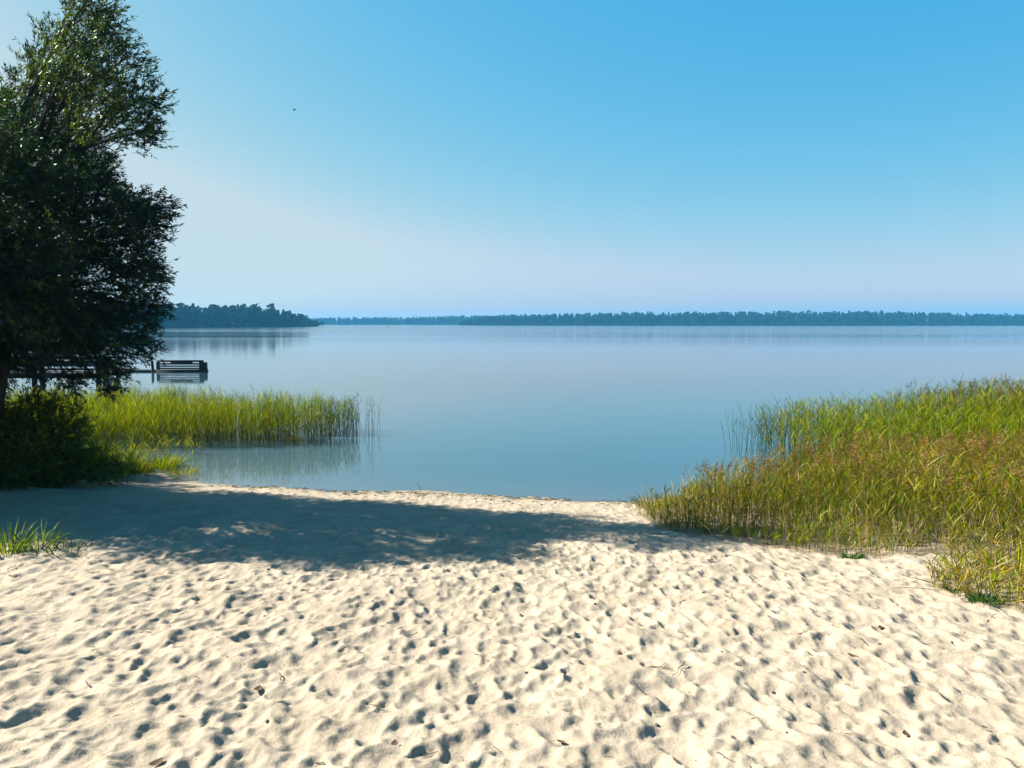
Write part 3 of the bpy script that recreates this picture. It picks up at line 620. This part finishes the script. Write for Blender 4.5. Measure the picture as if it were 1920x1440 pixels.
tuft('grass_tussock', 300, 902, 420, .42, .40, GREEN, 'sunlit green tussock on the bank where the sand strip begins', lw=.012)
tuft('grass_tussock', 252, 908, 260, .34, .28, GREEN + TEAL, 'darker grass tussock between the shrub and the sunlit tussock', lw=.012)
tuft('grass_tussock', 222, 903, 380, .62, .34, GREEN, 'tall bright grass clump at the right foot of the shrub', lw=.012)
tuft('grass_tussock', 180, 900, 260, .75, .30, GREEN + OCHRE[:1], 'grass clump rising through the shrub beside the tall bright clump', lw=.012)
tuft('grass_tussock', 345, 908, 120, .22, .28, GREEN + OCHRE, 'low spreading grass at the left start of the sand strip', lw=.01)
tuft('grass_tuft', 1222, 945, 130, .34, .24, GREEN + TEAL, 'small green tuft on the lit sand strip beside the lake')
tuft('grass_tuft', 1195, 947, 40, .12, .2, OCHRE, 'tiny yellow tuft at the right end of the sand strip')
tuft('grass_tuft', 1600, 1040, 160, .12, .10, [(.05, .11, .02), (.06, .12, .03)], 'small dense green tuft at the foot of the brown grass', arch=.9)
tuft('grass_tuft', 1845, 1134, 200, .12, .10, [(.05, .11, .03), (.06, .12, .03)], 'small round green tuft on open sand at the right edge', arch=.9)
tuft('grass_tuft', 1788, 1112, 60, .10, .06, [(.04, .08, .03)], 'tiny dark green tuft under the thin straw grass', arch=.9)
tuft('grass_tuft', 15, 1043, 80, .40, .20, GREEN[:3] + TEAL, 'yellow green grass tuft at the left edge of the sand', lw=.014)
tuft('grass_tuft', 70, 1036, 60, .42, .22, TEAL + GREEN[:2], 'dark grass tuft in the willow shadow near the left edge', lw=.013)
tuft('grass_tuft', 125, 1038, 45, .26, .24, TEAL, 'low sparse dark tuft at the end of the left grass', lw=.011)
tuft('reed_nest', 553, 826, 90, .34, .10, STRAW, 'bundle of bent straw coloured reeds in the green reed bed', 'dry reeds', lw=.012, arch=1.3, on=on_z)
tuft('floating_straw', 283, 846, 40, .24, .12, STRAW, 'small heap of floating straw in the shallow water', 'dry reeds', lw=.012, arch=1.6, on=on_z)

# reeds and shoots that stand apart: stem with its own leaves and plume
def stalk(x, y, h, cols, label, group, plume=None, nleaf=4, lw=.012, lean=None, name='reed_stalk', cat='reed'):
    z = max(float(ground_z(x, y)), 0.0); o = empty(name, (x, y, z)); tag(o, label, cat, group)
    lx, ly = lean if lean else rng.normal(0, .10, 2) * h
    P = bez(np.zeros(3), np.array([lx * .3, ly * .3, h * .55]), np.array([lx, ly, h]), 6); c = pick(cols, 1)[0]
    acc = Acc(); tubes(acc, P[None], .0042, .002, c, 4); obj('stem', acc.mesh('stem', smooth=True), M_reed, o)
    for k in range(nleaf):
        t = rng.uniform(.3, .95); i = t * 5; b_ = P[int(i)] * (1 - i % 1) + P[min(int(i) + 1, 5)] * (i % 1); a = rng.uniform(0, 6.283)
        acc = Acc(); L_ = h * rng.uniform(.18, .32)
        ribbons(acc, b_[None], norm(np.array([[math.cos(a) * .5, math.sin(a) * .5, .9]])), L_, lw, np.array([[math.cos(a) * .4, math.sin(a) * .4, -.6]]) * L_ * rng.uniform(.2, .7), c * rng.uniform(.8, 1.2), 4, .08)
        obj('leaf', acc.mesh('leaf'), M_reed, o)
    if plume:
        acc = Acc(); plumes(acc, P[-1:] , plume, .15, 40); obj('plume', acc.mesh('plume'), M_dry, o)
    return o
for k in range(26):
    x = -3.75 - min(1.2, abs(rng.normal(0, .55))); y = rng.uniform(19.9, 22.0)
    stalk(x, y, rng.uniform(.6, 1.15), TEAL, 'thin blue green reed stalk standing apart at the right tip of the left reed bed', 'outlying reeds of the left bed', nleaf=3, lw=.009)
for k in range(26):
    x = 5.75 - min(.6, abs(rng.normal(0, .3))); y = rng.uniform(16.6, 18.6)
    stalk(x, y, rng.uniform(.7, 1.3), TEAL, 'thin blue green reed stalk standing apart at the left tip of the right reed bed', 'outlying reeds of the right bed', nleaf=3, lw=.010)
SHOOTS = [(1225, 968, 905), (1258, 985, 908), (1270, 980, 915), (1290, 990, 915), (1302, 985, 905), (1318, 985, 890), (1345, 985, 872), (1368, 985, 868), (1395, 985, 872), (1425, 980, 862), (1450, 975, 868), (1330, 992, 910), (1240, 975, 925), (1280, 975, 920)]
for k, (px, py, tp) in enumerate(SHOOTS):
    c = on_beach(px, py); h = abs(at_y(px, tp, c[1])[2] - c[2])
    pl = k in (6, 7, 8, 9, 10); order = sorted([0, 1, 2, 3, 4, 5, 11, 12, 13], key=lambda i: SHOOTS[i][0])
    nth = ('leftmost', 'second from left', 'third from left', 'fourth from left', 'fifth from left', 'sixth from left', 'seventh from left', 'eighth from left', 'rightmost')
    lab = (('leftmost', 'second from left', 'middle', 'fourth from left', 'rightmost')[k - 6] + ' of five reeds with pinkish brown plumes above the right grass') if pl else nth[order.index(k)] + ' dark reed shoot at the left end of the right grass'
    stalk(c[0], c[1], max(.3, h), TEAL + GREEN[:1], lab, 'plumed reeds above the right grass' if pl else 'shoots at the left end of the right grass', plume=BROWN if pl else None, nleaf=7, lw=.013)
c = on_z(790, 921); stalk(c[0], c[1], .14, TEAL, 'single tiny bent shoot in the shallows by the sand strip', None, nleaf=2, lw=.008, lean=(-.08, 0), name='water_shoot', cat='shoot')

# ------------------------------------------------------------------ jetty and floating platform on the lake
def beam(name, lo, hi, parent, m=None):
    c = (np.array(lo) + np.array(hi)) / 2; acc = Acc(); box(acc, np.array(lo) - c, np.array(hi) - c); me = acc.mesh(name)
    o = obj(name, me, m or M_wood, parent); o.location = c - np.array(parent.location); 
    bv = o.modifiers.new('edge', 'BEVEL'); bv.width = .008; bv.segments = 1; return o
pier = empty('jetty', (-18.5, 29.0, 0)); tag(pier, 'dark wooden jetty on posts half hidden behind the willow', 'jetty')
XE = at_y(206, 700, 29.0)[0]
for px in (-60, 66, 81, 186, 201):
    for dy in ((0,) if px > 0 else (0, 1.2)):
        x = at_y(px, 740, 29.0)[0]; beam('post', (x - .07, 28.93 + dy, -.9), (x + .07, 29.07 + dy, 1.68), pier)
beam('deck_beam', (-27, 28.78, .98), (XE, 28.90, 1.12), pier); beam('deck_beam', (-27, 30.22, .98), (XE, 30.34, 1.12), pier)
x = -27.0; k = 0
while x < XE - .1:
    beam('plank', (x, 28.74, 1.123 + .004 * (k % 3)), (x + .185, 30.38, 1.165 + .004 * (k % 3)), pier); x += .20; k += 1
for z in (1.28, 1.42, 1.56, 1.69): beam('rail', (-27, 28.87, z), (XE, 28.925, z + .075), pier)
for z in (1.42, 1.66): beam('rail', (-27, 30.3, z), (XE, 30.35, z + .08), pier)
# gangway leading away from the jetty head to the float
gw = empty('gangway', (XE, 30.5, 0)); tag(gw, 'narrow gangway running from the jetty head out to the float', 'gangway')
A = np.array([XE - .45, 30.5, 1.12]); B = np.array([at_y(215, 697, 48.0)[0] - .1, 47.6, .22])
for s in (-.45, .45):
    acc = Acc(); side = np.array([s, 0, 0]); tubes(acc, np.stack([A + side, (A + B) / 2 + side, B + side])[None], .09, .09, (1, 1, 1), 4); obj('side_beam', acc.mesh('side_beam', gw.location), M_wood, gw)
    acc = Acc(); up = side + [0, 0, .55]; tubes(acc, np.stack([A + up, (A + B) / 2 + up, B + up])[None], .035, .035, (1, 1, 1), 4); obj('handrail', acc.mesh('handrail', gw.location), M_wood, gw)
for t in np.linspace(0, 1, 9):
    q = A * (1 - t) + B * t; beam('rail_post', q + [-.49, -.03, 0], q + [-.42, .03, .56], gw)
for t in np.linspace(0.01, .99, 60):
    q = A * (1 - t) + B * t; beam('plank', q + [-.5, -.13, .085], q + [.5, .13, .115], gw)
# floating walkway and railed platform
PL = 48.3
def xat(px): return at_y(px, 697, PL)[0]
fl = empty('floating_platform', (xat(340), PL, 0)); tag(fl, 'dark floating platform with slatted railing on the open lake', 'platform')
beam('float', (xat(209), PL - .1, -.25), (xat(296), PL + .9, .10), fl)
beam('float', (xat(294), PL - .15, -.25), (xat(385), PL + .5, .13), fl)
def zat(py): return at_y(340, py, PL)[2]
for a, b_ in ((683.7, 680.6), (687.8, 685.0), (692.0, 689.2)):
    beam('slat', (xat(296.5), PL - .05, zat(a)), (xat(374), PL - .02, zat(b_)), fl)
beam('slat', (xat(321), PL - .045, zat(681.2)), (xat(362), PL - .015, zat(678.4)), fl)
beam('top_rail', (xat(298), PL - .08, zat(678.8)), (xat(382), PL + .04, zat(675.2)), fl)
beam('post', (xat(293.8), PL - .06, -.2), (xat(299.3), PL + .07, zat(677.5)), fl)
beam('post', (xat(374.2), PL - .06, -.2), (xat(382), PL + .07, zat(675.6)), fl)
beam('post', (xat(382.2), PL - .02, -.2), (xat(386), PL + .3, zat(679.5)), fl)
mp_ = empty('mooring_post', (xat(290), PL - .25, 0)); tag(mp_, 'single dark mooring post just left of the floating platform', 'post')
acc = Acc(); tubes(acc, np.array([[[0, 0, -1.0], [0.0, 0, .2], [-.02, 0, .70]]]), .085, .08, (1, 1, 1), 10); obj('pole', acc.mesh('pole', smooth=True), M_wood, mp_)
acc = Acc(); tubes(acc, np.array([[[-.02, 0, .70], [-.02, 0, .715], [-.02, 0, .73]]]), .082, .02, (1, 1, 1), 10); obj('pole_cap', acc.mesh('pole_cap', smooth=True), M_wood, mp_)

# ------------------------------------------------------------------ small things lying on the sand
def twig_mesh(L_, r):
    acc = Acc(); n = 5; P = np.column_stack([np.linspace(-.5, .5, n) * L_, rng.normal(0, .05 * L_, n), np.abs(rng.normal(0, .02 * L_, n)) + r])
    tubes(acc, P[None], r, r * .5, (1, 1, 1), 5)
    if L_ > .07: tubes(acc, np.stack([P[2], P[2] + [.1 * L_, .12 * L_, .02 * L_], P[2] + [.22 * L_, .24 * L_, .05 * L_]])[None], r * .6, r * .3, (1, 1, 1), 4)
    return acc.mesh('twig', smooth=True)
def pebble_mesh(s):
    n1, n2 = 8, 5; V, F = [], []
    ph = rng.uniform(0, 6, 3)
    for i in range(n2 + 1):
        t = math.pi * i / n2
        for j in range(n1):
            a = 6.283 * j / n1; r = 1 + .16 * math.sin(2 * a + ph[0]) + .12 * math.sin(3 * t + a + ph[1])
            V.append((s * r * math.sin(t) * math.cos(a), s * .75 * r * math.sin(t) * math.sin(a), s * .5 * r * math.cos(t)))
    for i in range(n2):
        for j in range(n1): F.append((i * n1 + j, i * n1 + (j + 1) % n1, (i + 1) * n1 + (j + 1) % n1, (i + 1) * n1 + j))
    return make_mesh('pebble', V, F, None, True)
def leaf_mesh(L_):
    V, F = [], []; n = 6
    for i in range(n + 1):
        t = i / n; w = .32 * L_ * math.sin(math.pi * min(.97, t * .94 + .03)) ** .8; x = (t - .5) * L_; c = .22 * L_ * (t - .5) ** 2 * 4
        V += [(x, -w, c + .35 * w), (x, 0, c + .004), (x, w, c + .5 * w)]
    for i in range(n):
        for j in range(2): F.append((i * 3 + j, i * 3 + j + 1, i * 3 + 4 + j, i * 3 + 3 + j))
    return make_mesh('fallen_leaf', V, F, None, True)
TW_ = [twig_mesh(l, r) for l, r in ((.06, .0022), (.09, .003), (.12, .0035), (.05, .002), (.16, .004))]
PB_ = [pebble_mesh(s) for s in (.008, .011, .015)]; LF_ = [leaf_mesh(s) for s in (.04, .055, .07)]
def drop(name, me, m, x, y, label, cat, group, dz=0.0, rx=0):
    o = obj(name, me, m); o.location = (x, y, float(ground_z(x, y)) + dz); o.rotation_euler = (rx, rng.normal(0, .12), rng.uniform(0, 6.283)); return tag(o, label, cat, group)
for k in range(58):
    y = math.sqrt(rng.uniform(2.6 ** 2, 7.8 ** 2)); x = rng.uniform(-.68, .68) * y
    drop('twig', TW_[k % 5], M_twig, x, y, 'short dark twig lying loose on the sunlit sand', 'twig', 'twigs scattered on the sand', .001)
for k in range(46):
    y = math.sqrt(rng.uniform(2.6 ** 2, 9 ** 2)); x = rng.uniform(-.68, .68) * y
    drop('pebble', PB_[k % 3], M_stone, x, y, 'tiny dark pebble lying on the sunlit sand', 'pebble', 'pebbles scattered on the sand', .002)
for px, py, s, lab in [(1163, 1222, 1, 'small dark dead leaf on bare sand right of the picture centre'), (1653, 1178, 2, 'curled dark dead leaf below the thin straw grass'), (1600, 1228, 2, 'black pointed dead leaf lying in a footprint on the right'),
                       (1700, 1362, 1, 'dark forked scrap of leaf near the lower right corner'), (1848, 1357, 0, 'tiny dark leaf scrap at the lower right edge'), (483, 1282, 2, 'dark dead leaf in a hollow left of the picture centre'),
                       (292, 1408, 2, 'large dark leaf in a hollow near the lower left corner'), (740, 1380, 1, 'dark leaf scrap in a hollow at the bottom of the picture'), (1052, 1380, 0, 'small dark leaf scrap at the bottom right of centre')]:
    c = on_beach(px, py); o = drop('dead_leaf', LF_[s], M_deadleaf, c[0], c[1], lab, 'leaf', None, .006)
for k in range(70):
    x = rng.uniform(-5.4, 2.0); y = float(shore(x)) - abs(rng.normal(.35, .3)); s = k % 3
    o = drop('pebble', PB_[s], M_stone, x, y, 'dark lump of drift lying along the lit sand strip at the water', 'pebble', 'drift along the waterline', .004); o.scale = (1.5, 1.5, 1.5)
for k in range(34):
    x = rng.uniform(-5.2, 2.0); y = float(shore(x)) - abs(rng.normal(.3, .25))
    drop('twig', TW_[k % 5], M_twig, x, y, 'dark drift twig lying along the lit sand strip at the water', 'twig', 'drift along the waterline', .004)

acc = Acc(); n = 520; x = rng.uniform(-5.6, 2.3, n); y = shore(x) - np.abs(rng.normal(.10, .22, n)); a = rng.uniform(0, 6.283, n)
b_ = np.column_stack([x, y, ground_z(x, y) + .006])
ribbons(acc, b_, norm(np.column_stack([np.cos(a), np.sin(a) * .5, rng.uniform(0, .12, n)])), rng.uniform(.03, .16, n), rng.uniform(.004, .012, n), np.zeros((n, 3)), pick([(.05, .035, .02), (.09, .06, .03), (.16, .12, .06)], n, None, .3), 2, .5)
tag(obj('drift_litter', acc.mesh('drift_litter'), M_dry), 'broken reed bits washed up along the waterline', 'litter', kind='stuff')
acc = Acc(); n = 900; y = np.sqrt(rng.uniform(2.4 ** 2, 10 ** 2, n)); x = rng.uniform(-.7, .7, n) * y; k_ = rng.uniform(size=n) < .35 + .65 * sstep(0, .6, x / y); x, y = x[k_], y[k_]; n = len(x); a = rng.uniform(0, 6.283, n)
b_ = np.column_stack([x, y, ground_z(x, y) + .004])
ribbons(acc, b_, norm(np.column_stack([np.cos(a), np.sin(a), rng.uniform(0, .2, n)])), rng.uniform(.01, .05, n), rng.uniform(.002, .006, n), np.zeros((n, 3)), pick([(.04, .028, .018), (.08, .055, .03), (.2, .15, .07)], n, None, .3), 2, .5)
tag(obj('sand_litter', acc.mesh('sand_litter'), M_dry), 'fine plant crumbs strewn over the dry sand', 'litter', kind='stuff')

# buoy far out and a bird in the sky
c = on_z(728, 614.2); by = empty('buoy', (c[0], c[1], 0)); tag(by, 'tiny dark buoy far out on the lake left of the middle', 'buoy')
acc = Acc(); tubes(acc, np.array([[[0, 0, -.3], [0, 0, .1], [0, 0, .55]]]), .38, .30, (1, 1, 1), 10); obj('drum', acc.mesh('drum', smooth=True), M_stone, by)
acc = Acc(); tubes(acc, np.array([[[0, 0, .5], [0, 0, .9], [0, 0, 1.5]]]), .30, .05, (1, 1, 1), 10); obj('top_mark', acc.mesh('top_mark', smooth=True), M_stone, by)
bpz = at_y(552, 206, 70.0)
bird = empty('bird', bpz); tag(bird, 'single tiny dark bird flying in the clear sky', 'bird')
acc = Acc(); tubes(acc, np.array([[[-.14, 0, 0], [-.05, 0, 0], [.05, 0, 0.01], [.14, 0, .01]]]), .03, .03, (1, 1, 1), 8); obj('body', acc.mesh('body', smooth=True), M_bird, bird)
for s in (-1, 1):
    obj('wing', make_mesh('wing', [(-.05, 0, .01), (.06, 0, .01), (.05, s * .16, .07), (-.05, s * .15, .07), (-.02, s * .34, .03), (-.07, s * .33, .03)], [(0, 1, 2, 3), (3, 2, 4, 5)]), M_bird, bird)

# ------------------------------------------------------------------ air
HAZE_D = 0.00022
acc = Acc(); box(acc, (-1700, -60, -3), (1700, 1720, 23)); haze = obj('haze', acc.mesh('haze'), None); tag(haze, 'thin blue summer haze over the lake', 'haze', kind='stuff')
m, N, L, out = mat('summer_haze'); v = N.new('ShaderNodeVolumePrincipled'); v.inputs['Color'].default_value = (0.10, 0.50, 0.88, 1); v.inputs['Density'].default_value = HAZE_D
v.inputs['Anisotropy'].default_value = 0.0; L.new(v.outputs[0], out.inputs['Volume']); haze.data.materials.append(m)
